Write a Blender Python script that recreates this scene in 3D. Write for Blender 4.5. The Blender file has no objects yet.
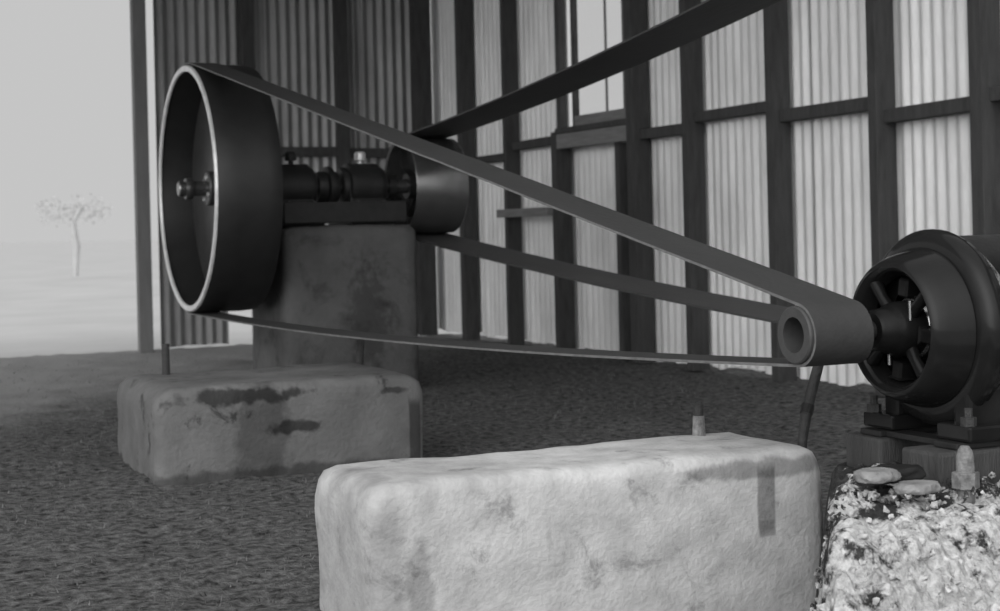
import bpy, bmesh, math, random
from mathutils import Vector, Matrix, noise
random.seed(7)
scene = bpy.context.scene
col = scene.collection
PI = math.pi

# ------------------------------------------------------------------ helpers
def link(name, bm, mats, parent=None, smooth=False, angle=None):
    me = bpy.data.meshes.new(name)
    bmesh.ops.recalc_face_normals(bm, faces=bm.faces)
    bm.to_mesh(me); bm.free()
    for m in (mats if isinstance(mats, (list, tuple)) else [mats]):
        me.materials.append(m)
    if smooth:
        for p in me.polygons: p.use_smooth = True
        me.set_sharp_from_angle(angle=math.radians(angle or 40))
    o = bpy.data.objects.new(name, me)
    col.objects.link(o)
    if parent is not None: o.parent = parent
    return o

def tag(o, label=None, cat=None, group=None, kind=None):
    if label: o['label'] = label
    if cat: o['category'] = cat
    if group: o['group'] = group
    if kind: o['kind'] = kind
    return o

def empty(name, loc=(0, 0, 0)):
    o = bpy.data.objects.new(name, None)
    o.empty_display_size = .1
    col.objects.link(o); o.location = loc
    return o

def part(name, bm, mats, parent, **k):
    """a child mesh built in world coordinates, kept in place under its parent"""
    off = Vector((0, 0, 0)); p = parent
    while p is not None:
        off += p.location; p = p.parent
    bmesh.ops.translate(bm, verts=bm.verts, vec=-off)
    return link(name, bm, mats, parent, **k)

def box(bm, x0, x1, y0, y1, z0, z1, bev=0, mi=0):
    r = bmesh.ops.create_cube(bm, size=1)
    vs = r['verts']
    for v in vs:
        v.co = Vector(((x0+x1)/2+v.co.x*(x1-x0), (y0+y1)/2+v.co.y*(y1-y0), (z0+z1)/2+v.co.z*(z1-z0)))
    fs = {f for v in vs for f in v.link_faces}
    for f in fs: f.material_index = mi
    if bev:
        es = list({e for v in vs for e in v.link_edges})
        bmesh.ops.bevel(bm, geom=es, offset=bev, segments=2, affect='EDGES', profile=.6)
    return bm

def beam(bm, p, q, w, h, up=(0, 0, 1), bev=0):
    p, q = Vector(p), Vector(q); d = q-p
    r = bmesh.ops.create_cube(bm, size=1); vs = r['verts']
    z = d.normalized(); y = Vector(up); x = y.cross(z).normalized(); y = z.cross(x)
    M = Matrix((x, y, z)).transposed().to_4x4(); M.translation = (p+q)/2
    for v in vs: v.co = M @ Vector((v.co.x*w, v.co.y*h, v.co.z*d.length))
    if bev:
        es = list({e for v in vs for e in v.link_edges})
        bmesh.ops.bevel(bm, geom=es, offset=bev, segments=1, affect='EDGES')
    return bm

def tube(bm, pts, rad, seg=14):
    """round bar along a polyline; rad a number or a list"""
    pts = [Vector(p) for p in pts]; rings = []
    for i, p in enumerate(pts):
        d = (pts[min(i+1, len(pts)-1)]-pts[max(i-1, 0)]).normalized()
        a = d.cross(Vector((0, 1, 0)) if abs(d.y) < .9 else Vector((0, 0, 1))).normalized(); b = d.cross(a)
        r = rad[i] if isinstance(rad, (list, tuple)) else rad
        rings.append([bm.verts.new(p+a*math.cos(t*2*PI/seg)*r+b*math.sin(t*2*PI/seg)*r) for t in range(seg)])
    for A, B in zip(rings, rings[1:]):
        for t in range(seg): bm.faces.new((A[t], A[(t+1) % seg], B[(t+1) % seg], B[t]))
    bm.faces.new(rings[0]); bm.faces.new(rings[-1])
    return bm

def lathe_x(bm, prof, cy, cz, seg=96, close=False, a0=0, mi=0):
    """profile of (x, r) spun about the line y=cy, z=cz"""
    rings = []
    for x, r in prof:
        if r < 1e-6: rings.append([bm.verts.new((x, cy, cz))])
        else: rings.append([bm.verts.new((x, cy+r*math.cos(a0+t*2*PI/seg), cz+r*math.sin(a0+t*2*PI/seg))) for t in range(seg)])
    pairs = list(zip(rings, rings[1:]))
    if close: pairs.append((rings[-1], rings[0]))
    for A, B in pairs:
        for t in range(seg):
            t2 = (t+1) % seg
            if len(A) == 1 and len(B) == 1: continue
            if len(A) == 1: f = bm.faces.new((A[0], B[t], B[t2]))
            elif len(B) == 1: f = bm.faces.new((A[t], A[t2], B[0]))
            else: f = bm.faces.new((A[t], A[t2], B[t2], B[t]))
            f.material_index = mi
    return bm

def nut(bm, p, r, h, axis='z'):
    n0 = len(bm.verts)
    res = bmesh.ops.create_cone(bm, cap_ends=True, segments=6, radius1=r, radius2=r, depth=h)
    M = Matrix.Translation(p)
    if axis == 'x': M = M @ Matrix.Rotation(PI/2, 4, 'Y')
    if axis == 'y': M = M @ Matrix.Rotation(PI/2, 4, 'X')
    for v in res['verts']: v.co = M @ v.co
    return bm

# ------------------------------------------------------------------ materials
def mat(name, c, rough=.7, metal=0.0, var=.0, scale=8, bump=0.0, bscale=40, spec=.5, stretch=None, detail=6, extra=None):
    m = bpy.data.materials.new(name); m.use_nodes = True
    nt = m.node_tree; N = nt.nodes; L = nt.links
    b = N['Principled BSDF']
    b.inputs['Roughness'].default_value = rough
    b.inputs['Metallic'].default_value = metal
    b.inputs['Specular IOR Level'].default_value = spec
    geo = N.new('ShaderNodeNewGeometry')
    vec = geo.outputs['Position']
    if stretch:
        mp = N.new('ShaderNodeMapping'); mp.inputs['Scale'].default_value = stretch
        L.new(vec, mp.inputs['Vector']); vec = mp.outputs['Vector']
    n = N.new('ShaderNodeTexNoise'); n.inputs['Scale'].default_value = scale; n.inputs['Detail'].default_value = detail
    n.inputs['Roughness'].default_value = .62
    L.new(vec, n.inputs['Vector'])
    r = N.new('ShaderNodeMapRange')
    r.inputs['From Min'].default_value = .3; r.inputs['From Max'].default_value = .7
    r.inputs['To Min'].default_value = max(0, c*(1-var)); r.inputs['To Max'].default_value = min(1, c*(1+var))
    L.new(n.outputs['Fac'], r.inputs['Value'])
    cur = r.outputs['Result']
    if extra: cur = extra(nt, geo.outputs['Position'], cur)
    cc = N.new('ShaderNodeCombineColor')
    for i in range(3): L.new(cur, cc.inputs[i])
    L.new(cc.outputs[0], b.inputs['Base Color'])
    if bump:
        n2 = N.new('ShaderNodeTexNoise'); n2.inputs['Scale'].default_value = bscale; n2.inputs['Detail'].default_value = 8
        L.new(vec, n2.inputs['Vector'])
        bp = N.new('ShaderNodeBump'); bp.inputs['Strength'].default_value = bump; bp.inputs['Distance'].default_value = .02
        L.new(n2.outputs['Fac'], bp.inputs['Height']); L.new(bp.outputs['Normal'], b.inputs['Normal'])
    return m

def stains_and_shade(spots):
    """dark marks, oil stains and painted shade: soft ellipsoids (centre, half sizes, value kept, raggedness)"""
    def f(nt, pos, cur):
        N = nt.nodes; L = nt.links
        nz = N.new('ShaderNodeTexNoise'); nz.inputs['Scale'].default_value = 22; nz.inputs['Detail'].default_value = 5
        L.new(pos, nz.inputs['Vector'])
        for (c, h, k, rag) in spots:
            s = N.new('ShaderNodeVectorMath'); s.operation = 'SUBTRACT'; L.new(pos, s.inputs[0]); s.inputs[1].default_value = c
            d = N.new('ShaderNodeVectorMath'); d.operation = 'DIVIDE'; L.new(s.outputs[0], d.inputs[0]); d.inputs[1].default_value = h
            if rag <= .25:      # squarish mark
                ab_ = N.new('ShaderNodeVectorMath'); ab_.operation = 'ABSOLUTE'; L.new(d.outputs[0], ab_.inputs[0])
                sp_ = N.new('ShaderNodeSeparateXYZ'); L.new(ab_.outputs[0], sp_.inputs[0])
                m1 = N.new('ShaderNodeMath'); m1.operation = 'MAXIMUM'; L.new(sp_.outputs[0], m1.inputs[0]); L.new(sp_.outputs[1], m1.inputs[1])
                ln = N.new('ShaderNodeMath'); ln.operation = 'MAXIMUM'; L.new(m1.outputs[0], ln.inputs[0]); L.new(sp_.outputs[2], ln.inputs[1])
            else:
                ln = N.new('ShaderNodeVectorMath'); ln.operation = 'LENGTH'; L.new(d.outputs[0], ln.inputs[0])
            a = N.new('ShaderNodeMath'); a.operation = 'MULTIPLY_ADD'; L.new(nz.outputs['Fac'], a.inputs[0]); a.inputs[1].default_value = rag; L.new(ln.outputs[0] if rag <= .25 else ln.outputs['Value'], a.inputs[2])
            mr = N.new('ShaderNodeMapRange'); mr.interpolation_type = 'SMOOTHSTEP'
            mr.inputs['From Min'].default_value = .65+rag*.5 if rag > .25 else .8+rag*.5; mr.inputs['From Max'].default_value = 1.35+rag*.5 if rag > .25 else 1.15+rag*.5
            mr.inputs['To Min'].default_value = k; mr.inputs['To Max'].default_value = 1
            L.new(a.outputs[0], mr.inputs['Value'])
            mu = N.new('ShaderNodeMath'); mu.operation = 'MULTIPLY'; L.new(cur, mu.inputs[0]); L.new(mr.outputs[0], mu.inputs[1])
            cur = mu.outputs[0]
        return cur
    return f

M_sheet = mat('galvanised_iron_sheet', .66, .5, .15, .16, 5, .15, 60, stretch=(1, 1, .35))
M_sheet_shaded = mat('shaded_iron_sheet', .24, .5, .25, .25, 4, .15, 60, stretch=(1, 1, .3))  # the back wall's shade is put into a darker iron colour
M_roof = mat('roof_iron_sheet', .35, .6, .1, .2, 4)
M_timber = mat('dark_sawn_timber', .042, .8, 0, .35, 9, .4, 60, stretch=(4, 4, .6))
M_timber_pale = mat('pale_sawn_timber', .17, .8, 0, .25, 9, .3, 60, stretch=(5, .6, 5))
M_post = mat('grey_post_timber', .16, .8, 0, .15, 6, .3, 60, stretch=(4, 4, .6))
M_iron = mat('dark_cast_iron', .016, .5, .0, .3, 20, .12, 90, spec=.25)
M_iron_web = mat('oiled_cast_iron', .05, .33, .3, .3, 12, .1, 60)
M_bright = mat('worn_bright_steel', .62, .38, .35, .2, 20)
M_polish = mat('polished_pulley_steel', .24, .26, .85, .15, 14, spec=.6)
M_rimface = mat('worn_iron_rim', .018, .5, .2, .2, 14)
M_paint = mat('black_gloss_enamel', .012, .13, 0, .2, 10, .01, 30, spec=.17)
M_paint_dull = mat('dull_black_enamel', .008, .3, 0, .3, 20, .05, 60, spec=.12)
M_belt = mat('dark_leather_belt', .026, .7, 0, .15, 12, .1, 80, stretch=(1, .3, 1))
M_beltedge = mat('frayed_pale_belt_edge', .12, .8, 0, .3, 30)
M_belt2 = mat('dark_rubber_belt', .032, .6, 0, .2, 9, .1, 60, stretch=(1, .3, 1))
M_pulleyface = mat('grey_pulley_casting', .04, .6, 0, .12, 30, .1, 90)
M_rust = mat('rusty_iron_bolt', .03, .7, .1, .3, 60, .3, 120)
M_rustpale = mat('chalky_iron_bolt', .16, .8, 0, .5, 60, .3, 120)
M_soil = mat('cinder_soil', .13, .95, 0, .55, 16, .9, 70, spec=.15, detail=10)
M_outdoor = mat('sunlit_outdoor_ground', .42, .95, 0, .1, .5, .3, 20, spec=.1)  # sunlight outdoors is put into this pale ground tone
M_litter = mat('dry_grass_litter', .1, .9, 0, .8, 30, spec=.1)
M_stone = mat('pale_field_stone', .2, .85, 0, .35, 24, .5, 60)
M_leaf = mat('haze_pale_foliage', .4, .9, 0, .12, 2, spec=0)  # distance haze is put into the pale leaf colour
M_glass = bpy.data.materials.new('window_glass'); M_glass.use_nodes = True
g = M_glass.node_tree; g.nodes.clear()
go = g.nodes.new('ShaderNodeOutputMaterial'); mx = g.nodes.new('ShaderNodeMixShader'); tr = g.nodes.new('ShaderNodeBsdfTransparent'); gl = g.nodes.new('ShaderNodeBsdfGlossy')
gl.inputs['Roughness'].default_value = .02; mx.inputs[0].default_value = .06
g.links.new(tr.outputs[0], mx.inputs[1]); g.links.new(gl.outputs[0], mx.inputs[2]); g.links.new(mx.outputs[0], go.inputs[0])

def blotch(scale, lo, hi, k, spots=()):
    """weathered blotches and pits spread over a concrete face, then the few larger marks"""
    def f(nt, pos, cur):
        N = nt.nodes; L = nt.links
        n = N.new('ShaderNodeTexNoise'); n.inputs['Scale'].default_value = scale; n.inputs['Detail'].default_value = 10; n.inputs['Roughness'].default_value = .7
        n.inputs['Distortion'].default_value = .4; L.new(pos, n.inputs['Vector'])
        r = N.new('ShaderNodeMapRange'); r.interpolation_type = 'SMOOTHSTEP'
        r.inputs['From Min'].default_value = lo; r.inputs['From Max'].default_value = hi; r.inputs['To Min'].default_value = 1; r.inputs['To Max'].default_value = k
        L.new(n.outputs['Fac'], r.inputs['Value'])
        m = N.new('ShaderNodeMath'); m.operation = 'MULTIPLY'; L.new(cur, m.inputs[0]); L.new(r.outputs[0], m.inputs[1])
        return stains_and_shade(spots)(nt, pos, m.outputs[0])
    return f
M_conc_near = mat('pale_concrete', .45, .9, 0, .2, 14, .2, 90, spec=.15, detail=9, extra=blotch(9, .54, .7, .55, [
    ((1.955, 2.93, .19), (.023, .12, .075), .5, .2), ((1.955, 2.93, .13), (.02, .12, .018), .75, .25),
    ((1.95, 2.95, .262), (.2, .12, .02), .55, 1.6),
    ((1.07, 3.1, .1), (.05, .3, .3), .7, .6),  # left end face painted darker, standing in for its shade
    ((1.14, 2.94, .06), (.03, .1, .12), .65, 1.6),
    ((1.22, 3.1, .3), (.16, .2, .06), .8, 1.2)]))
M_conc_mid = mat('oily_shaded_concrete', .125, .9, 0, .25, 6, .25, 55, spec=.15, detail=9, extra=blotch(8, .55, .66, .4, [  # base tone darkened to hold the shade inside the shed
    ((1.40, 5.2, .262), (.2, .16, .025), .3, 2.4),
    ((1.46, 5.19, .13), (.09, .12, .22), .55, 1.2),
    ((1.58, 5.19, .15), (.09, .12, .02), .3, 2.2),
    ((1.93, 5.19, .25), (.04, .12, .012), .4, 1.8),
    ((1.5, 5.19, -.01), (.6, .2, .03), .5, 1.6),  # darker along the foot of the front face
    ((2.005, 5.19, .1), (.022, .12, .11), .4, .15)]))
M_conc_pier = mat('grey_pier_concrete', .085, .9, 0, .22, 4, .3, 35, spec=.15, detail=8, extra=blotch(5, .5, .7, .6, [
    ((2.66, 7.5, .35), (.1, .2, .25), .6, 2.2)]))

def rubble_value(nt, pos, cur):
    N = nt.nodes; L = nt.links
    n = N.new('ShaderNodeTexNoise'); n.inputs['Scale'].default_value = 16; n.inputs['Detail'].default_value = 8; n.inputs['Roughness'].default_value = .68; L.new(pos, n.inputs['Vector'])
    sx = N.new('ShaderNodeSeparateXYZ'); L.new(pos, sx.inputs[0])
    # dark earth and painted shadow under the rails and at the block, broken lime and mortar lower down the slope
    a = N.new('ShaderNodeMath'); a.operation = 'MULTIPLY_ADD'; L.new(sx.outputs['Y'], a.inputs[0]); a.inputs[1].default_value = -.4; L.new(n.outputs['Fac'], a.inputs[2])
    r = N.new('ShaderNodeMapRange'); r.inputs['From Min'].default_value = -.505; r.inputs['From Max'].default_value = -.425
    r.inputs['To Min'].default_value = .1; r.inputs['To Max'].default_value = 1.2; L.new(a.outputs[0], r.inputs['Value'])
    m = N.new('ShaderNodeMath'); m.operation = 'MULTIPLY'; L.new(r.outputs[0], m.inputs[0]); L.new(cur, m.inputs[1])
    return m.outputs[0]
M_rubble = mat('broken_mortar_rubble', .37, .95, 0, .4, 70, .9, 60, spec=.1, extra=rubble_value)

# ------------------------------------------------------------------ ground
def heap_h(x, y):
    def s(a, b, t):
        t = max(0, min(1, (t-a)/(b-a))); return t*t*(3-2*t)
    w = x-.735*y
    return .285*s(-.12, -.02, w)*s(1.8, 2.4, y)*(1-s(2.85, 3.3, y))*(1-s(2.9, 3.5, x))

def dip(x, y):
    def s(a, b, t):
        t = max(0, min(1, (t-a)/(b-a))); return t*t*(3-2*t)
    return -.11*s(1.0, 1.35, x)*(1-s(2.97, 3.25, y))
bm = bmesh.new()
nx, ny = 150, 260
x0, x1, y0, y1 = -1.5, 4.8, .8, 11.38
grid = [[None]*(ny+1) for _ in range(nx+1)]
for i in range(nx+1):
    for j in range(ny+1):
        x = x0+(x1-x0)*i/nx; y = y0+(y1-y0)*j/ny
        h = .014*noise.fractal(Vector((x*3, y*3, 0)), .8, 2.2, 5)
        h += .008*noise.noise(Vector((x*17, y*17, 3)))
        grid[i][j] = bm.verts.new((x, y, h-.004+dip(x, y)))
for i in range(nx):
    for j in range(ny):
        bm.faces.new((grid[i][j], grid[i+1][j], grid[i+1][j+1], grid[i][j+1]))
def soil_sunlight(nt, pos, cur):
    """sunlit ground at the open end of the shed, painted in as a paler tone"""
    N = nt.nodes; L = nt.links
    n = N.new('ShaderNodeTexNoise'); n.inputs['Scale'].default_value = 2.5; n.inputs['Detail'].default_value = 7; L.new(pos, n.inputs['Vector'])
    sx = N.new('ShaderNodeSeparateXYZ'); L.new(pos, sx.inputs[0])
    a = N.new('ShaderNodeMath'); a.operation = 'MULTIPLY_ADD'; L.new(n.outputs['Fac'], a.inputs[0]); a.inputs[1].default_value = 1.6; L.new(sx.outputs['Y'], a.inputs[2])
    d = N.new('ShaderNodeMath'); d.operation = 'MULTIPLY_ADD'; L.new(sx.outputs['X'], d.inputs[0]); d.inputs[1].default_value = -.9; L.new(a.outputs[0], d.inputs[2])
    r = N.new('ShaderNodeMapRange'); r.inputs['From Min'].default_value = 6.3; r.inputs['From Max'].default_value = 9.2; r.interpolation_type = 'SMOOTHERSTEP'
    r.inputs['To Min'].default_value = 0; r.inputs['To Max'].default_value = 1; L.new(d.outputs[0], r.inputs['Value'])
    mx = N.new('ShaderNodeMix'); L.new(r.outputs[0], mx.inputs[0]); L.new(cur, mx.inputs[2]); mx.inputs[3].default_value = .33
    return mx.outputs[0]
M_floor = mat('cinder_floor_sunlit_end', .085, .95, 0, .95, 34, .6, 110, spec=.12, detail=10, extra=soil_sunlight)
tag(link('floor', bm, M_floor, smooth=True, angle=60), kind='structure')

bm = bmesh.new()
box(bm, -300, 400, -20, 900, -.5, -.17)
tag(link('ground', bm, M_outdoor), kind='structure')

# loose grass and cinders over the earth floor
bm = bmesh.new()
def blocked(x, y):
    return (.9 < x < 2.2 and 5.1 < y < 5.95) or (.9 < x < 2.2 and 2.85 < y < 3.4) or (2.15 < x < 3.0 and 7.4 < y < 8.2) or x > 4.35
for k in range(15000):
    y = 1.6+9.2*random.random()**1.3; x = -.6+y*random.uniform(.1, .75)
    if blocked(x, y) or (x > 1.6 and y < 3.2): continue
    z = .014*noise.fractal(Vector((x*3, y*3, 0)), .8, 2.2, 5)-.012+dip(x, y)
    a = random.uniform(0, 2*PI); l = random.uniform(.006, .022); w = random.uniform(.002, .005)
    dx, dy = math.cos(a), math.sin(a); lean = random.uniform(-.02, .02)
    p = [bm.verts.new(v) for v in ((x-dy*w, y+dx*w, z), (x+dy*w, y-dx*w, z), (x+dx*lean, y+dy*lean, z+l), (x+dx*w, y+dy*w, z))]
    bm.faces.new((p[0], p[1], p[2])); bm.faces.new((p[1], p[3], p[2])); bm.faces.new((p[3], p[0], p[2]))
tag(link('grass_litter', bm, M_litter), 'short dry grass and cinders littering the dark earth floor', 'grass', kind='stuff')

# ------------------------------------------------------------------ corrugated walls
def corrugated(bm, u0, u1, z0, z1, plane, axis, amp=.0095, pitch=.076, off=0.0, ragged=0.0):
    """vertical corrugations; axis 'y' = sheet runs along y on the plane x=plane"""
    n = max(2, int((u1-u0)/pitch*10)); lo = []; hi = []; lo2 = []; hi2 = []
    for i in range(n+1):
        u = u0+(u1-u0)*i/n; d = amp*math.cos(2*PI*u/pitch)+off
        zb = z0+ragged*noise.noise(Vector((u*6, 1.7, 0)))
        for s, A, B in ((0, lo, hi), (.0012, lo2, hi2)):
            if axis == 'y': A.append(bm.verts.new((plane+d+s, u, zb))); B.append(bm.verts.new((plane+d+s, u, z1)))
            else: A.append(bm.verts.new((u, plane+d+s, zb))); B.append(bm.verts.new((u, plane+d+s, z1)))
    for i in range(n):
        bm.faces.new((lo[i], lo[i+1], hi[i+1], hi[i])); bm.faces.new((lo2[i], hi2[i], hi2[i+1], lo2[i+1]))
        bm.faces.new((lo[i], lo2[i], lo2[i+1], lo[i+1])); bm.faces.new((hi[i], hi[i+1], hi2[i+1], hi2[i]))
    for a, b, c, d in ((lo[0], hi[0], hi2[0], lo2[0]), (lo[-1], lo2[-1], hi2[-1], hi[-1])): bm.faces.new((a, b, c, d))
    return bm

WX = 4.62; TOP = 3.05
wr = tag(empty('wall_right', (WX, 8, 0)), kind='structure')
seams = [3.35, 4.15, 4.95, 5.74, 6.56, 7.36]
for i, (a, b) in enumerate(zip(seams, seams[1:]+[8.16])):
    part('corrugated_sheet', corrugated(bmesh.new(), a-.05, b+.03, .02, TOP, WX+.012, 'y', off=.006*(i % 2), ragged=.03), M_sheet, wr, smooth=True)
# under and around the window
part('corrugated_sheet', corrugated(bmesh.new(), 8.1, 9.02, .02, 1.33, WX+.012, 'y', ragged=.03), M_sheet, wr, smooth=True)
part('corrugated_sheet', corrugated(bmesh.new(), 9.0, 9.2, .02, 1.33, WX+.018, 'y', ragged=.03), M_sheet, wr, smooth=True)
part('corrugated_sheet', corrugated(bmesh.new(), 8.1, 9.2, 2.6, TOP, WX+.012, 'y'), M_sheet, wr, smooth=True)
part('corrugated_sheet', corrugated(bmesh.new(), 9.14, 9.85, .03, TOP, WX+.012, 'y', ragged=.03), M_sheet, wr, smooth=True)
part('corrugated_sheet', corrugated(bmesh.new(), 9.8, 10.62, .03, TOP, WX+.018, 'y', ragged=.03), M_sheet, wr, smooth=True)
part('corrugated_sheet', corrugated(bmesh.new(), 10.58, 11.45, .03, TOP, WX+.012, 'y', ragged=.03), M_sheet, wr, smooth=True)
def stud(y0, y1, z0=0, z1=TOP, xa=4.5, xb=4.61, m=None):
    part('stud', box(bmesh.new(), xa, xb, y0, y1, z0, z1, .004), m or M_timber, wr)
stud(3.4, 3.49); stud(4.3, 4.39)
stud(5.15, 5.225); stud(5.84, 5.9); stud(6.66, 6.72); stud(7.475, 7.535)
stud(8.07, 8.16); stud(9.08, 9.15, 0, 1.4); stud(9.13, 9.18, 1.4, TOP, 4.56, 4.61); stud(9.845, 9.89); stud(10.6, 10.68)
stud(8.31, 8.36, 0, 1.29, 4.53, 4.61)
part('corner_post', box(bmesh.new(), 4.42, 4.56, 11.29, 11.38, 0, TOP, .005), M_timber, wr)
def girt(ya, za, yb, zb, h=.05, m=None, x=4.575, d=.065):
    part('girt', beam(bmesh.new(), (x, ya, za), (x, yb, zb), d, h, bev=.003), m or M_timber, wr)
girt(11.2, 1.285, 10.68, 1.285); girt(10.6, 1.285, 9.92, 1.288, .05); girt(9.84, 1.35, 9.17, 1.356, .055)
girt(8.07, 1.322, 7.535, 1.321, .058); girt(7.475, 1.374, 6.72, 1.38, .055); girt(6.66, 1.323, 5.9, 1.328, .062)
girt(5.84, 1.26, 5.225, 1.272, .062); girt(5.15, 1.3, 4.39, 1.3, .06)
for a, b in ((11.2, 10.68), (10.6, 9.92), (9.84, 9.17), (9.09, 8.36), (8.07, 7.535), (7.475, 6.72), (6.66, 5.9), (5.84, 5.225)):
    girt(a, 2.7, b, 2.7, .06)
part('nailing_block', box(bmesh.new(), 4.45, 4.498, 9.13, 9.91, .87, .925, .003), M_timber_pale, wr)
part('wall_plate', box(bmesh.new(), 4.5, 4.61, 3.3, 11.4, TOP, TOP+.1, .004), M_timber, wr)

# window in the right wall
w = tag(empty('window_1', (WX, 8.6, 1.4)), kind='structure')
part('window_frame', box(bmesh.new(), 4.51, 4.66, 8.17, 8.2, 1.4, 2.6, .003), M_timber_pale, w)
part('window_frame', box(bmesh.new(), 4.575, 4.61, 8.95, 8.985, 1.42, 2.6, .003), M_timber, w)
part('window_frame', box(bmesh.new(), 4.52, 4.66, 8.17, 9.09, 2.56, 2.6, .003), M_timber, w)
part('window_sill', box(bmesh.new(), 4.5, 4.7, 8.16, 9.09, 1.385, 1.42, .003), M_timber, w)
part('apron_board', box(bmesh.new(), 4.505, 4.53, 8.16, 9.09, 1.29, 1.382, .003), M_timber_pale, w)
s = part('window_sash', box(bmesh.new(), 4.57, 4.6, 8.2, 8.95, 1.42, 1.49, .002), M_timber_pale, w)
s2 = part('muntin', box(bmesh.new(), 4.575, 4.59, 8.53, 8.537, 1.49, 2.56), M_timber_pale, w)
part('pane', box(bmesh.new(), 4.584, 4.587, 8.2, 8.95, 1.49, 2.56), M_glass, w)

# back wall (its shade painted as a darker sheet tone)
wb = tag(empty('wall_back', (3.5, 11.43, 0)), kind='structure')
BY = 11.43
part('corrugated_sheet', corrugated(bmesh.new(), 2.48, 2.977, .0, TOP, BY, 'x', amp=.011, ragged=.02), M_sheet_shaded, wb, smooth=True)
part('corrugated_sheet', corrugated(bmesh.new(), 2.95, 3.2, .74, TOP, BY+.006, 'x', amp=.011), M_sheet_shaded, wb, smooth=True)
part('corrugated_sheet', corrugated(bmesh.new(), 3.15, 3.86, .0, TOP, BY, 'x', amp=.011, ragged=.02), M_sheet_shaded, wb, smooth=True)
part('corrugated_sheet', corrugated(bmesh.new(), 3.8, 4.6, .0, TOP, BY+.006, 'x', amp=.011, ragged=.02), M_sheet_shaded, wb, smooth=True)
def bstud(x0, x1, z0=0):
    part('stud', box(bmesh.new(), x0, x1, BY-.1, BY-.013, z0, TOP, .004), M_timber, wb)
bstud(3.1, 3.19, .74); bstud(3.82, 3.91)
for a, b, z, h in ((2.485, 3.1, 1.42, .07), (3.19, 3.82, 1.4, .07), (3.91, 4.46, 1.39, .07), (3.0, 4.46, .70, .07), (2.485, 4.46, 2.75, .07)):
    part('girt', box(bmesh.new(), a, b, BY-.07, BY-.015, z-h/2, z+h/2, .003), M_timber, wb)
part('wall_plate', box(bmesh.new(), -1.6, 4.6, BY-.15, BY-.01, TOP, TOP+.1, .004), M_timber, wb)

bm = bmesh.new(); box(bm, 2.283, 2.378, BY-.24, BY-.16, -.03, TOP, .005)
tag(link('timber_post', bm, M_post), 'square grey timber post standing at the open end beside the dark iron wall', 'post')

# roof over the back bays
rf = tag(empty('ceiling', (1.5, 8, TOP+.1)), kind='structure')
def roof_sheet(ya, yb):
    bm = bmesh.new(); n = 120; A = []; B = []
    return bm
bm = bmesh.new()
box(bm, -2.4, 5.1, 4.1, 12.0, TOP+.16, TOP+.18)
part('roof_sheeting', bm, M_roof, rf)
for y in (4.3, 6.1, 7.9, 9.7, 11.3):
    part('rafter', box(bmesh.new(), -2.3, 4.7, y, y+.06, TOP+.1, TOP+.16), M_timber, rf)

# ------------------------------------------------------------------ concrete blocks
def block(name, x0, x1, y0, y1, z0, z1, m, rad=.03, seed=0, ends=0.0, rough=.006, step=.03):
    nX = max(3, int((x1-x0)/step)); nY = max(3, int((y1-y0)/step)); nZ = max(3, int((z1-z0)/step))
    bm = bmesh.new(); V = {}
    def key(i, j, k):
        if (i, j, k) not in V:
            x = x0+(x1-x0)*i/nX; y = y0+(y1-y0)*j/nY; z = z0+(z1-z0)*k/nZ
            p = Vector((x, y, z))
            # round every edge: pull points to a rounded box
            c = Vector((min(max(x, x0+rad), x1-rad), min(max(y, y0+rad), y1-rad), min(z, z1-rad)))
            d = p-c
            if d.length > 1e-6 and sum(abs(t) > 1e-6 for t in d) > 1:
                mxd = max(abs(d.x), abs(d.y), abs(d.z)); d = d*(mxd/d.length)
            # ends that slope in at the top corners
            q = c+d
            t = max(0, (q.z-(z1-.07))/.07)
            if ends:
                e = ends*t*t
                if q.x < (x0+x1)/2: q.x += e*max(0, 1-(q.x-x0)/.2)
                else: q.x -= e*max(0, 1-(x1-q.x)/.2)
            nn = noise.fractal(Vector((q.x*7+seed, q.y*7, q.z*7)), .8, 2.1, 5)*rough
            nn += noise.noise(Vector((q.x*2.3+seed, q.y*2.3, q.z*2.3)))*rough*1.6
            q += Vector((1 if q.x > x1-rad*1.1 else (-1 if q.x < x0+rad*1.1 else 0), -1 if q.y < y0+rad*1.1 else (1 if q.y > y1-rad*1.1 else 0), 1 if q.z > z1-rad*1.1 else 0))*nn
            V[(i, j, k)] = bm.verts.new(q)
        return V[(i, j, k)]
    for i in range(nX):
        for j in range(nY):
            for k in (0, nZ): bm.faces.new((key(i, j, k), key(i+1, j, k), key(i+1, j+1, k), key(i, j+1, k)))
        for k in range(nZ):
            for j in (0, nY): bm.faces.new((key(i, j, k), key(i+1, j, k), key(i+1, j, k+1), key(i, j, k+1)))
    for j in range(nY):
        for k in range(nZ):
            for i in (0, nX): bm.faces.new((key(i, j, k), key(i, j+1, k), key(i, j+1, k+1), key(i, j, k+1)))
    e = empty(name, ((x0+x1)/2, (y0+y1)/2, 0))
    part('block_body', bm, m, e, smooth=True, angle=60)
    return e

nb = block('concrete_block', 1.035, 2.115, 2.95, 3.31, -.16, .3, M_conc_near, .03, 3, .02, .0035)
tag(nb, 'pale concrete foundation block nearest the camera, filling the bottom of the view', 'concrete block', 'foundation blocks')
bm = tube(bmesh.new(), [(1.975, 3.26, .25), (1.975, 3.26, .37), (1.975, 3.262, .372)], [.012, .012, .009])
b1 = part('anchor_bolt', bm, M_rust, nb)
part('mortar_collar', lathe_x(bmesh.new(), [(0, .0), (0, .001)], 0, 0) if False else tube(bmesh.new(), [(1.975, 3.26, .285), (1.975, 3.26, .3), (1.975, 3.26, .345)], [.019, .016, .0135]), M_rustpale, b1)
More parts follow.
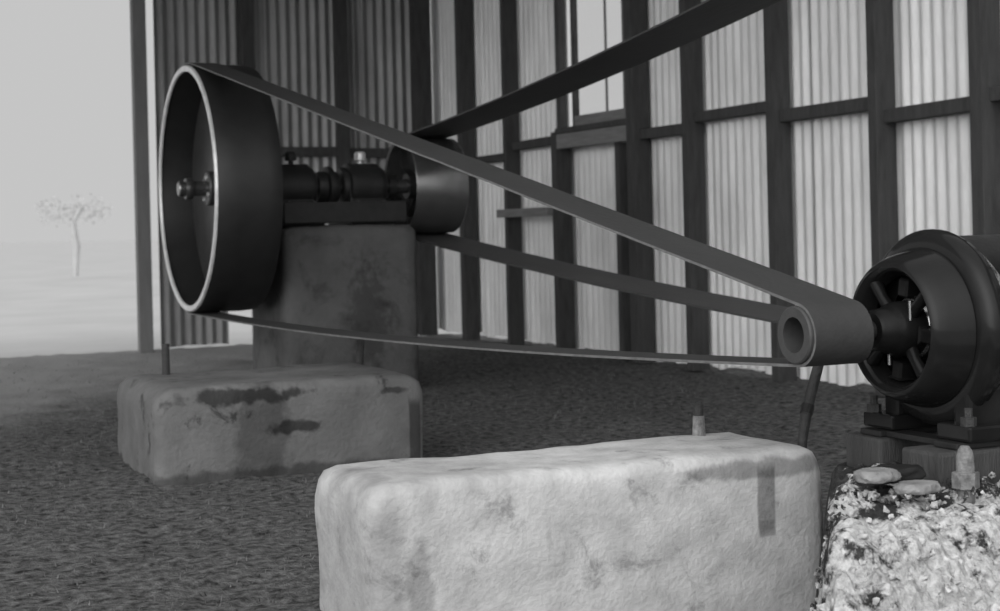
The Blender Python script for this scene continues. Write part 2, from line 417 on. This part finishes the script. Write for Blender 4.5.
# bent rod rising from the right back corner of the block
bm = tube(bmesh.new(), [(2.1, 3.02, .2), (2.1, 3.02, .3), (2.112, 3.02, .36), (2.135, 3.03, .41), (2.16, 3.03, .48)], [.011, .011, .013, .0125, .012])
br = part('anchor_bolt', bm, M_rust, nb)
part('strap', tube(bmesh.new(), [(2.113, 3.021, .362), (2.122, 3.025, .382)], [.015, .015]), M_iron, br)

mb = block('concrete_block', 1.105, 2.045, 5.2, 5.87, -.05, .3, M_conc_mid, .035, 11, .04, .0035)
tag(mb, 'oil-stained grey concrete block with two upright bolts, behind the pale nearest block', 'concrete block', 'foundation blocks')
part('anchor_bolt', tube(bmesh.new(), [(1.27, 5.78, .25), (1.27, 5.78, .41)], .0145), M_rust, mb)
part('anchor_bolt', tube(bmesh.new(), [(2.0, 5.76, .25), (2.01, 5.76, .405)], .0145), M_rust, mb)

pier = block('concrete_pier', 2.235, 2.935, 7.5, 8.12, -.05, .83, M_conc_pier, .045, 23, .0, .005, .035)
tag(pier, 'tall grey concrete pier carrying the shaft between the two belt pulleys', 'concrete pier')

# ------------------------------------------------------------------ line shaft with its pulleys
SY, SZ = 7.8, 1.03
ls = tag(empty('line_shaft', (2.5, SY, SZ)), 'line shaft on the concrete pier with a big belt pulley at its left end', 'line shaft')
part('shaft', lathe_x(bmesh.new(), [(1.795, 0), (1.795, .032), (1.8, .037), (3.3, .037), (3.305, 0)], SY, SZ, 32), M_polish, ls, smooth=True)
# big pulley: rim with inner flange, dished solid web, hub
R = .606
bp = part('large_pulley', lathe_x(bmesh.new(), [(1.852, R-.022), (1.84, R-.02), (1.838, R-.003), (1.842, R), (1.95, R+.004), (2.08, R+.004), (2.143, R), (2.148, R-.004), (2.148, R-.024), (2.06, R-.04), (1.96, R-.04)], SY, SZ, 160, close=True), M_rimface, ls, smooth=True)
bp['label'] = 'big dark iron pulley with a bright rim edge'
rimedge = part('rim_edge', lathe_x(bmesh.new(), [(1.836, R-.033), (1.831, R-.03), (1.830, R-.006), (1.836, R-.001), (1.841, R-.001), (1.841, R-.033)], SY, SZ, 160, close=True), M_bright, bp, smooth=True)
rimedge['label'] = 'bright worn rim edge'
part('web', lathe_x(bmesh.new(), [(2.0, R-.02), (2.0, .45), (1.99, .3), (1.98, .15), (1.975, .06), (2.0, .06), (2.005, .15), (2.015, .3), (2.03, .45), (2.03, R-.02)], SY, SZ, 128), M_iron_web, bp, smooth=True)
hub = part('hub', lathe_x(bmesh.new(), [(1.935, .037), (1.935, .078), (1.941, .085), (2.06, .09), (2.06, .037)], SY, SZ, 64), M_iron_web, bp, smooth=True)
for k in range(4):
    a = k*PI/2+.5
    part('bolt', tube(bmesh.new(), [(1.94, SY+.06*math.cos(a), SZ+.06*math.sin(a)), (1.925, SY+.06*math.cos(a), SZ+.06*math.sin(a))], .01, 6), M_bright, hub)
part('collar', lathe_x(bmesh.new(), [(1.83, .037), (1.83, .05), (1.835, .054), (1.86, .054), (1.865, .05), (1.865, .037)], SY, SZ, 48), M_iron_web, ls, smooth=True)
# smaller pulley at the far end
r2 = .247
sp = part('small_pulley', lathe_x(bmesh.new(), [(2.962, r2-.016), (2.956, r2-.004), (2.96, r2), (3.1, r2+.006), (3.24, r2), (3.244, r2-.004), (3.24, r2-.016), (3.1, r2-.02)], SY, SZ, 128, close=True), M_polish, ls, smooth=True)
sp['label'] = 'smaller smooth steel pulley at the far end'
for k in range(6):
    a = k*PI/3+.35; c_, s_ = math.cos(a), math.sin(a)
    part('spoke', beam(bmesh.new(), (3.08, SY+.05*c_, SZ+.05*s_), (3.08, SY+(r2-.018)*c_, SZ+(r2-.018)*s_), .035, .05, up=(1, 0, 0), bev=.006), M_iron, sp)
part('hub', lathe_x(bmesh.new(), [(2.99, .037), (2.99, .066), (3.17, .066), (3.17, .037)], SY, SZ, 48), M_iron, sp, smooth=True)
for xc in (2.215, 2.90):
    part('collar', lathe_x(bmesh.new(), [(xc-.02, .037), (xc-.02, .062), (xc+.02, .062), (xc+.02, .037)], SY, SZ, 48), M_bright if xc < 2.5 else M_iron, ls, smooth=True)

# bearings on the pier
def bearing(xc, wd, label, cup):
    e = tag(empty('plummer_block', (xc, SY, .83)), label, 'bearing', 'bearings on the pier')
    part('base', box(bmesh.new(), xc-wd, xc+wd, SY-.2, SY+.2, .832, .885, .01), M_iron, e)
    bm = bmesh.new(); box(bm, xc-wd*.8, xc+wd*.8, SY-.1, SY+.1, .88, SZ, .012)
    part('housing', bm, M_iron, e)
    part('cap', lathe_x(bmesh.new(), [(xc-wd, .04), (xc-wd, .092), (xc-wd*.9, .1), (xc-wd*.75, .1), (xc-wd*.7, .118), (xc+wd*.7, .118), (xc+wd*.75, .1), (xc+wd*.9, .1), (xc+wd, .092), (xc+wd, .04)], SY, SZ, 64), M_iron, e, smooth=True)
    for sx in (-1, 1):
        for sy in (-1, 1):
            b = bmesh.new(); tube(b, [(xc+sx*wd*.6, SY+sy*.155, .88), (xc+sx*wd*.6, SY+sy*.155, .96)], .012, 8); nut(b, (xc+sx*wd*.6, SY+sy*.155, .9), .024, .024)
            part('holding_bolt', b, M_rust, e)
    if cup:
        part('oil_cup', tube(bmesh.new(), [(xc, SY, SZ+.11), (xc, SY, SZ+.135), (xc, SY, SZ+.137), (xc, SY, SZ+.17), (xc, SY, SZ+.18)], [.012, .012, .03, .03, .02], 16), M_bright if cup == 2 else M_iron, e, smooth=True)
bearing(2.37, .11, 'dark iron shaft bearing on the pier, next to the big pulley', 1)
bearing(2.74, .115, 'dark iron shaft bearing on the pier, next to the smaller steel pulley', 2)
# loose-coupling between the bearings
part('coupling', lathe_x(bmesh.new(), [(2.5, .037), (2.5, .075), (2.52, .08), (2.545, .08), (2.55, .105), (2.575, .105), (2.58, .08), (2.6, .08), (2.61, .075), (2.61, .037)], SY, SZ, 48), M_iron, ls, smooth=True)
bm = box(bmesh.new(), 2.26, 2.9, SY-.24, SY-.215, .845, .95, .006)
e = tag(link('bearing_rail', bm, M_iron), 'dark iron rail along the front of the two shaft bearings', 'rail')

# ------------------------------------------------------------------ belts
def belt(name, pts, x0, x1, th, mats):
    """closed or open loop: points (y, z), strap from x0 to x1; edge faces take the second material"""
    bm = bmesh.new(); rings = []
    n = len(pts)
    for i, (y, z) in enumerate(pts):
        ya, za = pts[(i-1) % n]; yb, zb = pts[(i+1) % n]
        d = Vector((yb-ya, zb-za)).normalized(); nrm = Vector((-d.y, d.x))*th/2
        e = .004*noise.noise(Vector((y*5, z*5, 2)))
        rings.append([bm.verts.new(v) for v in ((x0+e, y+nrm.x, z+nrm.y), (x1+e, y+nrm.x, z+nrm.y), (x1+e, y-nrm.x, z-nrm.y), (x0+e, y-nrm.x, z-nrm.y))])
    for i in range(n):
        A, B = rings[i], rings[(i+1) % n]
        for k in range(4):
            f = bm.faces.new((A[k], A[(k+1) % 4], B[(k+1) % 4], B[k]))
            f.material_index = 1 if k in (1, 3) else 0
    return link(name, bm, mats, smooth=True, angle=50)

def loop(c1, r1, c2, r2_, sag_top, sag_bot, n=40):
    """pulley 1 (far, larger y) and pulley 2 (near); open belt with sagging strands"""
    (yA, zA), (yB, zB) = c1, c2
    d = math.hypot(yB-yA, zB-zA); base = math.atan2(zB-zA, yB-yA)
    k = math.acos((r1-r2_)/d)
    pts = []
    aT = base-k if math.sin(base-k) > 0 else base+k   # angle to the top tangent point
    aB = base+k if aT == base-k else base-k
    T1 = (yA+r1*math.cos(aT), zA+r1*math.sin(aT)); T2 = (yB+r2_*math.cos(aT), zB+r2_*math.sin(aT))
    B1 = (yA+r1*math.cos(aB), zA+r1*math.sin(aB)); B2 = (yB+r2_*math.cos(aB), zB+r2_*math.sin(aB))
    for i in range(n):
        t = i/n; pts.append((T1[0]+(T2[0]-T1[0])*t, T1[1]+(T2[1]-T1[1])*t-4*sag_top*t*(1-t)))
    # round the near pulley (away from the far one)
    def arc(c, r, a, b, away):
        out = []; a %= 2*PI; b %= 2*PI
        for sgn in (1, -1):
            span = (b-a)*sgn % (2*PI)
            mid = a+sgn*span/2
            if math.cos(mid-away) > 0:
                m = 36
                for i in range(m): out.append((c[0]+r*math.cos(a+sgn*span*i/m), c[1]+r*math.sin(a+sgn*span*i/m)))
                return out
    pts += arc(c2, r2_, aT, aB, base)
    for i in range(n):
        t = i/n; pts.append((B2[0]+(B1[0]-B2[0])*t, B2[1]+(B1[1]-B2[1])*t-4*sag_bot*t*(1-t)))
    pts += arc(c1, r1, aB, aT, base+PI)
    return pts

MY, MZ = 2.665, .5725
pts = loop((SY, SZ), R+.009, (MY, MZ), .0615, .0, .035)
o = belt('drive_belt', pts, 1.846, 1.985, .006, [M_belt, M_beltedge])
tag(o, 'long flat belt running from the big pulley down to the motor pulley', 'belt')

EY, EZ, ER = 1.6, 1.2, .86
pts = loop((SY, SZ), r2+.011, (EY, EZ), ER+.006, .1, .06)
o = belt('drive_belt', pts, 2.965, 3.235, .008, [M_belt2, M_belt2])
tag(o, 'wide dark belt rising from the smaller steel pulley towards the upper right', 'belt')
ew = tag(empty('engine_flywheel', (3.1, EY, EZ)), 'large iron belt wheel driving the wide dark belt', 'wheel')
part('rim', lathe_x(bmesh.new(), [(2.95, ER-.03), (2.95, ER), (3.25, ER), (3.25, ER-.03)], EY, EZ, 96, close=True), M_iron, ew, smooth=True)
for k in range(6):
    a = k*PI/3
    part('spoke', beam(bmesh.new(), (3.1, EY+.08*math.cos(a), EZ+.08*math.sin(a)), (3.1, EY+(ER-.02)*math.cos(a), EZ+(ER-.02)*math.sin(a)), .06, .09, up=(1, 0, 0), bev=.01), M_iron, ew)
part('hub', lathe_x(bmesh.new(), [(2.95, 0), (2.95, .1), (3.25, .1), (3.25, 0)], EY, EZ, 48), M_iron, ew, smooth=True)
for xx in (2.86, 3.3):
    part('bearing_stand', box(bmesh.new(), xx, xx+.05, EY-.12, EY+.12, 0, EZ+.1, .01), M_iron, ew)
part('shaft', lathe_x(bmesh.new(), [(2.84, 0), (2.84, .045), (3.37, .045), (3.37, 0)], EY, EZ, 24), M_iron, ew, smooth=True)

# ------------------------------------------------------------------ electric motor
mo = tag(empty('electric_motor', (2.3, MY, .36)), 'black round-bodied electric motor at the right edge, driven end towards the block', 'electric motor')
def lp(name, prof, m, parent=mo, seg=96, close=False, **k):
    return part(name, lathe_x(bmesh.new(), prof, MY, MZ, seg, close=close), m, parent, smooth=True, **k)
pl = lp('motor_pulley', [(1.838, .036), (1.838, .055), (1.841, .058), (1.987, .058), (1.99, .055), (1.99, .02), (1.9, .02), (1.9, .034)], M_pulleyface, seg=64, close=True)
pl['label'] = 'small hollow-faced grey pulley'
lp('shaft', [(1.885, 0), (1.885, .02), (2.2, .02), (2.2, 0)], M_iron, seg=32)
# end shield: bearing boss, spider arms, domed bell
D = -.012
def lq(name, prof, m, seg=96):
    return part(name, lathe_x(bmesh.new(), [(x+D, r) for x, r in prof], MY, MZ, seg), m, mo, smooth=True)
lq('bearing_boss', [(2.04, .02), (2.04, .036), (2.046, .042), (2.075, .046), (2.085, .052), (2.1, .056), (2.14, .058), (2.14, .02)], M_paint_dull, 64)
for k in range(4):
    a = k*PI/2+PI/4+.1; c_, s_ = math.cos(a), math.sin(a)
    part('bracket_arm', tube(bmesh.new(), [(2.115+D, MY+.045*c_, MZ+.045*s_), (2.11+D, MY+.08*c_, MZ+.08*s_), (2.112+D, MY+.125*c_, MZ+.125*s_)], [.015, .012, .015], 12), M_paint_dull, mo, smooth=True)
lq('end_bell', [(2.135, .11), (2.10, .117), (2.091, .1225), (2.086, .129), (2.088, .136), (2.098, .144), (2.12, .153), (2.145, .16), (2.162, .1655), (2.168, .1665), (2.17, .163)], M_paint)
lq('frame', [(2.17, .1), (2.17, .166), (2.171, .176), (2.176, .19), (2.183, .199), (2.192, .203), (2.205, .2035), (2.209, .198), (2.222, .197), (2.226, .192), (2.25, .178), (2.28, .155), (2.31, .12), (2.33, .08), (2.335, .03), (2.36, .028), (2.36, 0)], M_paint)
lq('commutator', [(2.14, .02), (2.14, .06), (2.144, .064), (2.20, .064), (2.204, .05)], M_polish, 64)
lq('armature', [(2.2, .02), (2.2, .085), (2.205, .095), (2.25, .1)], M_paint_dull, 64)
for k in range(4):
    a = k*PI/2+.15; c_, s_ = math.cos(a), math.sin(a)
    part('brush_holder', beam(bmesh.new(), (2.13+D, MY+.066*c_, MZ+.066*s_), (2.13+D, MY+.105*c_, MZ+.105*s_), .03, .04, up=(1, 0, 0), bev=.004), M_paint_dull, mo)
part('brush_rod', tube(bmesh.new(), [(2.1+D, MY+.02, MZ-.075), (2.1+D, MY+.02, MZ+.04)], .004, 10), M_polish, mo, smooth=True)
part('brush_rod', tube(bmesh.new(), [(2.1+D, MY-.05, MZ+.02), (2.1+D, MY-.05, MZ+.06)], .004, 10), M_polish, mo, smooth=True)
for sy in (-1, 1):
    bm = bmesh.new(); box(bm, 2.13, 2.3, MY+sy*.12-.05, MY+sy*.12+.05, .353, .385, .006); box(bm, 2.16, 2.26, MY+sy*.11-.025, MY+sy*.11+.025, .37, .46, .01)
    ft = part('foot', bm, M_paint, mo)
    for xx in (2.145, 2.28):
        b = bmesh.new(); nut(b, (xx, MY+sy*.15, .393), .016, .018); tube(b, [(xx, MY+sy*.15, .38), (xx, MY+sy*.15, .42)], .008, 8)
        part('bolt', b, M_rust, ft)
# round-topped control box standing behind the motor
cb = tag(empty('control_box', (2.57, 2.97, 0)), 'round-topped dark casing just behind the electric motor at the right edge', 'control box')
part('drum', tube(bmesh.new(), [(2.5, 2.97, .69), (2.505, 2.97, .69), (2.66, 2.97, .69), (2.67, 2.97, .69)], [.055, .066, .066, .055], 48), M_iron, cb, smooth=True)
part('pedestal', box(bmesh.new(), 2.51, 2.65, 2.93, 3.01, .1, .66, .01), M_iron, cb)
part('terminal_screw', tube(bmesh.new(), [(2.48, 2.93, .655), (2.5, 2.94, .655)], .009, 10), M_bright, cb, smooth=True)

# sole plate and timbers below the motor
bm = bmesh.new(); box(bm, 2.11, 2.4, 2.51, 2.58, .339, .352, .003); box(bm, 2.11, 2.4, 2.75, 2.82, .339, .352, .003)
for xx in (2.15, 2.36): box(bm, xx-.025, xx+.025, 2.575, 2.755, .3395, .3515, .002)
tag(link('slide_rails', bm, M_iron), 'dark iron slide rails under the electric motor', 'rails')
def timber(x0, x1, y0, y1, z0, z1, label, m=M_timber):
    o = link('timber_sleeper', box(bmesh.new(), x0, x1, y0, y1, z0, z1, .008), m)
    tag(o, label, 'timber', 'timbers under the motor')
timber(2.06, 2.75, 2.5, 2.62, .2, .338, 'dark squared timber lying under the motor rails, the nearer of the two')
timber(2.1, 2.75, 2.74, 2.86, .2, .338, 'dark squared timber lying under the motor rails, the farther of the two')

# rubble heap
bm = bmesh.new(); nX = nY = 130; V = []
hx0, hx1, hy0, hy1 = 1.3, 3.5, 1.75, 3.35
for i in range(nX+1):
    row = []
    for j in range(nY+1):
        x = hx0+(hx1-hx0)*i/nX; y = hy0+(hy1-hy0)*j/nY
        h = heap_h(x, y)
        k = min(1, h/.03)
        h += k*(.03*noise.fractal(Vector((x*9, y*9, 1)), .7, 2.1, 6)+.02*abs(noise.noise(Vector((x*22, y*22, 5)))))
        row.append(bm.verts.new((x, y, min(h-.02, .29)+dip(x, y)*(1-min(1, max(0, h)/.25))-.03*(1-k))))
    V.append(row)
for i in range(nX):
    for j in range(nY): bm.faces.new((V[i][j], V[i+1][j], V[i+1][j+1], V[i][j+1]))
for k in range(900):
    x = random.uniform(1.4, 2.3); y = random.uniform(1.85, 2.5)
    h = heap_h(x, y)
    if h < .012: continue
    r = random.uniform(.0025, .007)*random.choice((1, 1, 1.6))
    ico = bmesh.ops.create_icosphere(bm, subdivisions=1, radius=r)['verts']
    rot = Matrix.Rotation(random.uniform(0, 6), 3, 'Z'); sc = (random.uniform(.7, 1.5), random.uniform(.6, 1.2), random.uniform(.4, .8))
    for v in ico:
        v.co = rot @ Vector((v.co.x*sc[0]*random.uniform(.8, 1.2), v.co.y*sc[1], v.co.z*sc[2])) + Vector((x, y, h-.005+.01*random.random()))
tag(link('rubble_heap', bm, M_rubble), 'bright broken mortar and earth heaped in front of the motor', 'rubble', kind='stuff')

def stone(name, c, s, label, m, seed, group='stones beside the motor timbers'):
    bm = bmesh.new(); bmesh.ops.create_icosphere(bm, subdivisions=4, radius=1)
    for v in bm.verts:
        n = v.co.copy(); k = 1+.22*noise.noise(n*1.6+Vector((seed, 0, 0)))+.06*noise.noise(n*5+Vector((seed, 2, 0)))
        v.co = Vector((n.x*s[0]*k, n.y*s[1]*k, max(-.6, min(.7, n.z*1.2*k))*s[2]))+Vector(c)
    tag(link(name, bm, m, smooth=True, angle=60), label, 'stone', group)
stone('flat_stone', (1.868, 2.45, .318), (.045, .035, .016), 'small pale flat stone lying at the left end of the motor timbers', M_stone, 1)
stone('flat_stone', (1.93, 2.41, .296), (.045, .035, .014), 'pale flat stone tucked under the front edge of the motor timbers', M_stone, 4)
stone('flat_stone', (1.935, 2.49, .31), (.075, .035, .02), 'dark flat stone resting against the nearer motor timber', M_iron, 9)
# upright bolt in front of the timber
ab = tag(empty('anchor_bolt', (2.045, 2.41, .2)), 'stout pale-topped bolt standing upright before the motor timbers', 'bolt')
part('stem', tube(bmesh.new(), [(2.045, 2.41, .22), (2.045, 2.41, .342), (2.045, 2.41, .356), (2.045, 2.41, .365)], [.017, .017, .014, .008], 16), M_rustpale, ab, smooth=True)
b = bmesh.new(); nut(b, (2.045, 2.41, .3), .026, .03); part('nut', b, M_rustpale, ab)

# ------------------------------------------------------------------ faint tree far off
tx, ty = 6.45, 38.9
tr_ = tag(empty('distant_tree', (tx, ty, 0)), 'faint pale tree far off in the open ground at the left', 'tree')
part('trunk', tube(bmesh.new(), [(tx, ty, -.1), (tx+.03, ty, .6), (tx-.02, ty, 1.2), (tx+.2, ty, 1.6)], [.06, .09, .05, .04], 8), M_leaf, tr_, smooth=True)
bm = bmesh.new()
for k in range(500):
    a = random.uniform(0, 2*PI); rr = .75*math.sqrt(random.random())
    p = Vector((tx+rr*math.cos(a)*1.2, ty+rr*math.sin(a), 1.45+random.gauss(0, .12)+.12*math.sin(a*3)))
    d = Vector((random.uniform(-1, 1), random.uniform(-1, 1), random.uniform(-1, 1))).normalized(); e_ = d.orthogonal().normalized(); s_ = random.uniform(.02, .05)
    q = [bm.verts.new(p+v) for v in (d*s_, e_*s_*.6, -d*s_, -e_*s_*.6)]; bm.faces.new(q)
part('foliage', bm, M_leaf, tr_)

# ------------------------------------------------------------------ world and light
wd = bpy.data.worlds.new('hazy_sky'); scene.world = wd; wd.use_nodes = True
nt = wd.node_tree; N = nt.nodes; L = nt.links
bg = N['Background']
tc = N.new('ShaderNodeTexCoord')
def glow(dirv, power, amount):
    d = N.new('ShaderNodeVectorMath'); d.operation = 'DOT_PRODUCT'; L.new(tc.outputs['Generated'], d.inputs[0])
    v = Vector(dirv).normalized(); d.inputs[1].default_value = v
    m = N.new('ShaderNodeMath'); m.operation = 'MAXIMUM'; L.new(d.outputs['Value'], m.inputs[0]); m.inputs[1].default_value = 0
    p = N.new('ShaderNodeMath'); p.operation = 'POWER'; L.new(m.outputs[0], p.inputs[0]); p.inputs[1].default_value = power
    a = N.new('ShaderNodeMath'); a.operation = 'MULTIPLY'; L.new(p.outputs[0], a.inputs[0]); a.inputs[1].default_value = amount
    return a.outputs[0]
g1 = glow((-1, -.62, .42), 5, 3.5)
g2 = glow((-.1, -1, .8), 4, 1.5)
s1 = N.new('ShaderNodeMath'); L.new(g1, s1.inputs[0]); L.new(g2, s1.inputs[1])
s2_ = N.new('ShaderNodeMath'); L.new(s1.outputs[0], s2_.inputs[0]); s2_.inputs[1].default_value = .56
cc = N.new('ShaderNodeCombineColor')
for i in range(3): L.new(s2_.outputs[0], cc.inputs[i])
L.new(cc.outputs[0], bg.inputs['Color']); bg.inputs['Strength'].default_value = 1

# ------------------------------------------------------------------ camera
cam = bpy.data.cameras.new('camera'); co = bpy.data.objects.new('camera', cam); col.objects.link(co)
A = math.radians(24.3); Rr = math.radians(1.4)
fwd = Vector((math.sin(A), math.cos(A), 0)); right = Vector((math.cos(A), -math.sin(A), 0)); up = Vector((0, 0, 1))
rc = right*math.cos(Rr)-up*math.sin(Rr); uc = right*math.sin(Rr)+up*math.cos(Rr)
Mx = Matrix((rc, uc, -fwd)).transposed().to_4x4(); Mx.translation = Vector((0, 0, .8))
co.matrix_world = Mx
cam.sensor_width = 36; cam.lens = 1.6*36; cam.shift_y = -(305.5-228)/1000
cam.clip_end = 500
cam.dof.use_dof = True; cam.dof.focus_distance = 3.6; cam.dof.aperture_fstop = 6.5
scene.camera = co
scene.view_settings.view_transform = 'Standard'; scene.view_settings.look = 'None'
scene.view_settings.exposure = 0; scene.view_settings.gamma = 1
scene.view_settings.use_curve_mapping = False
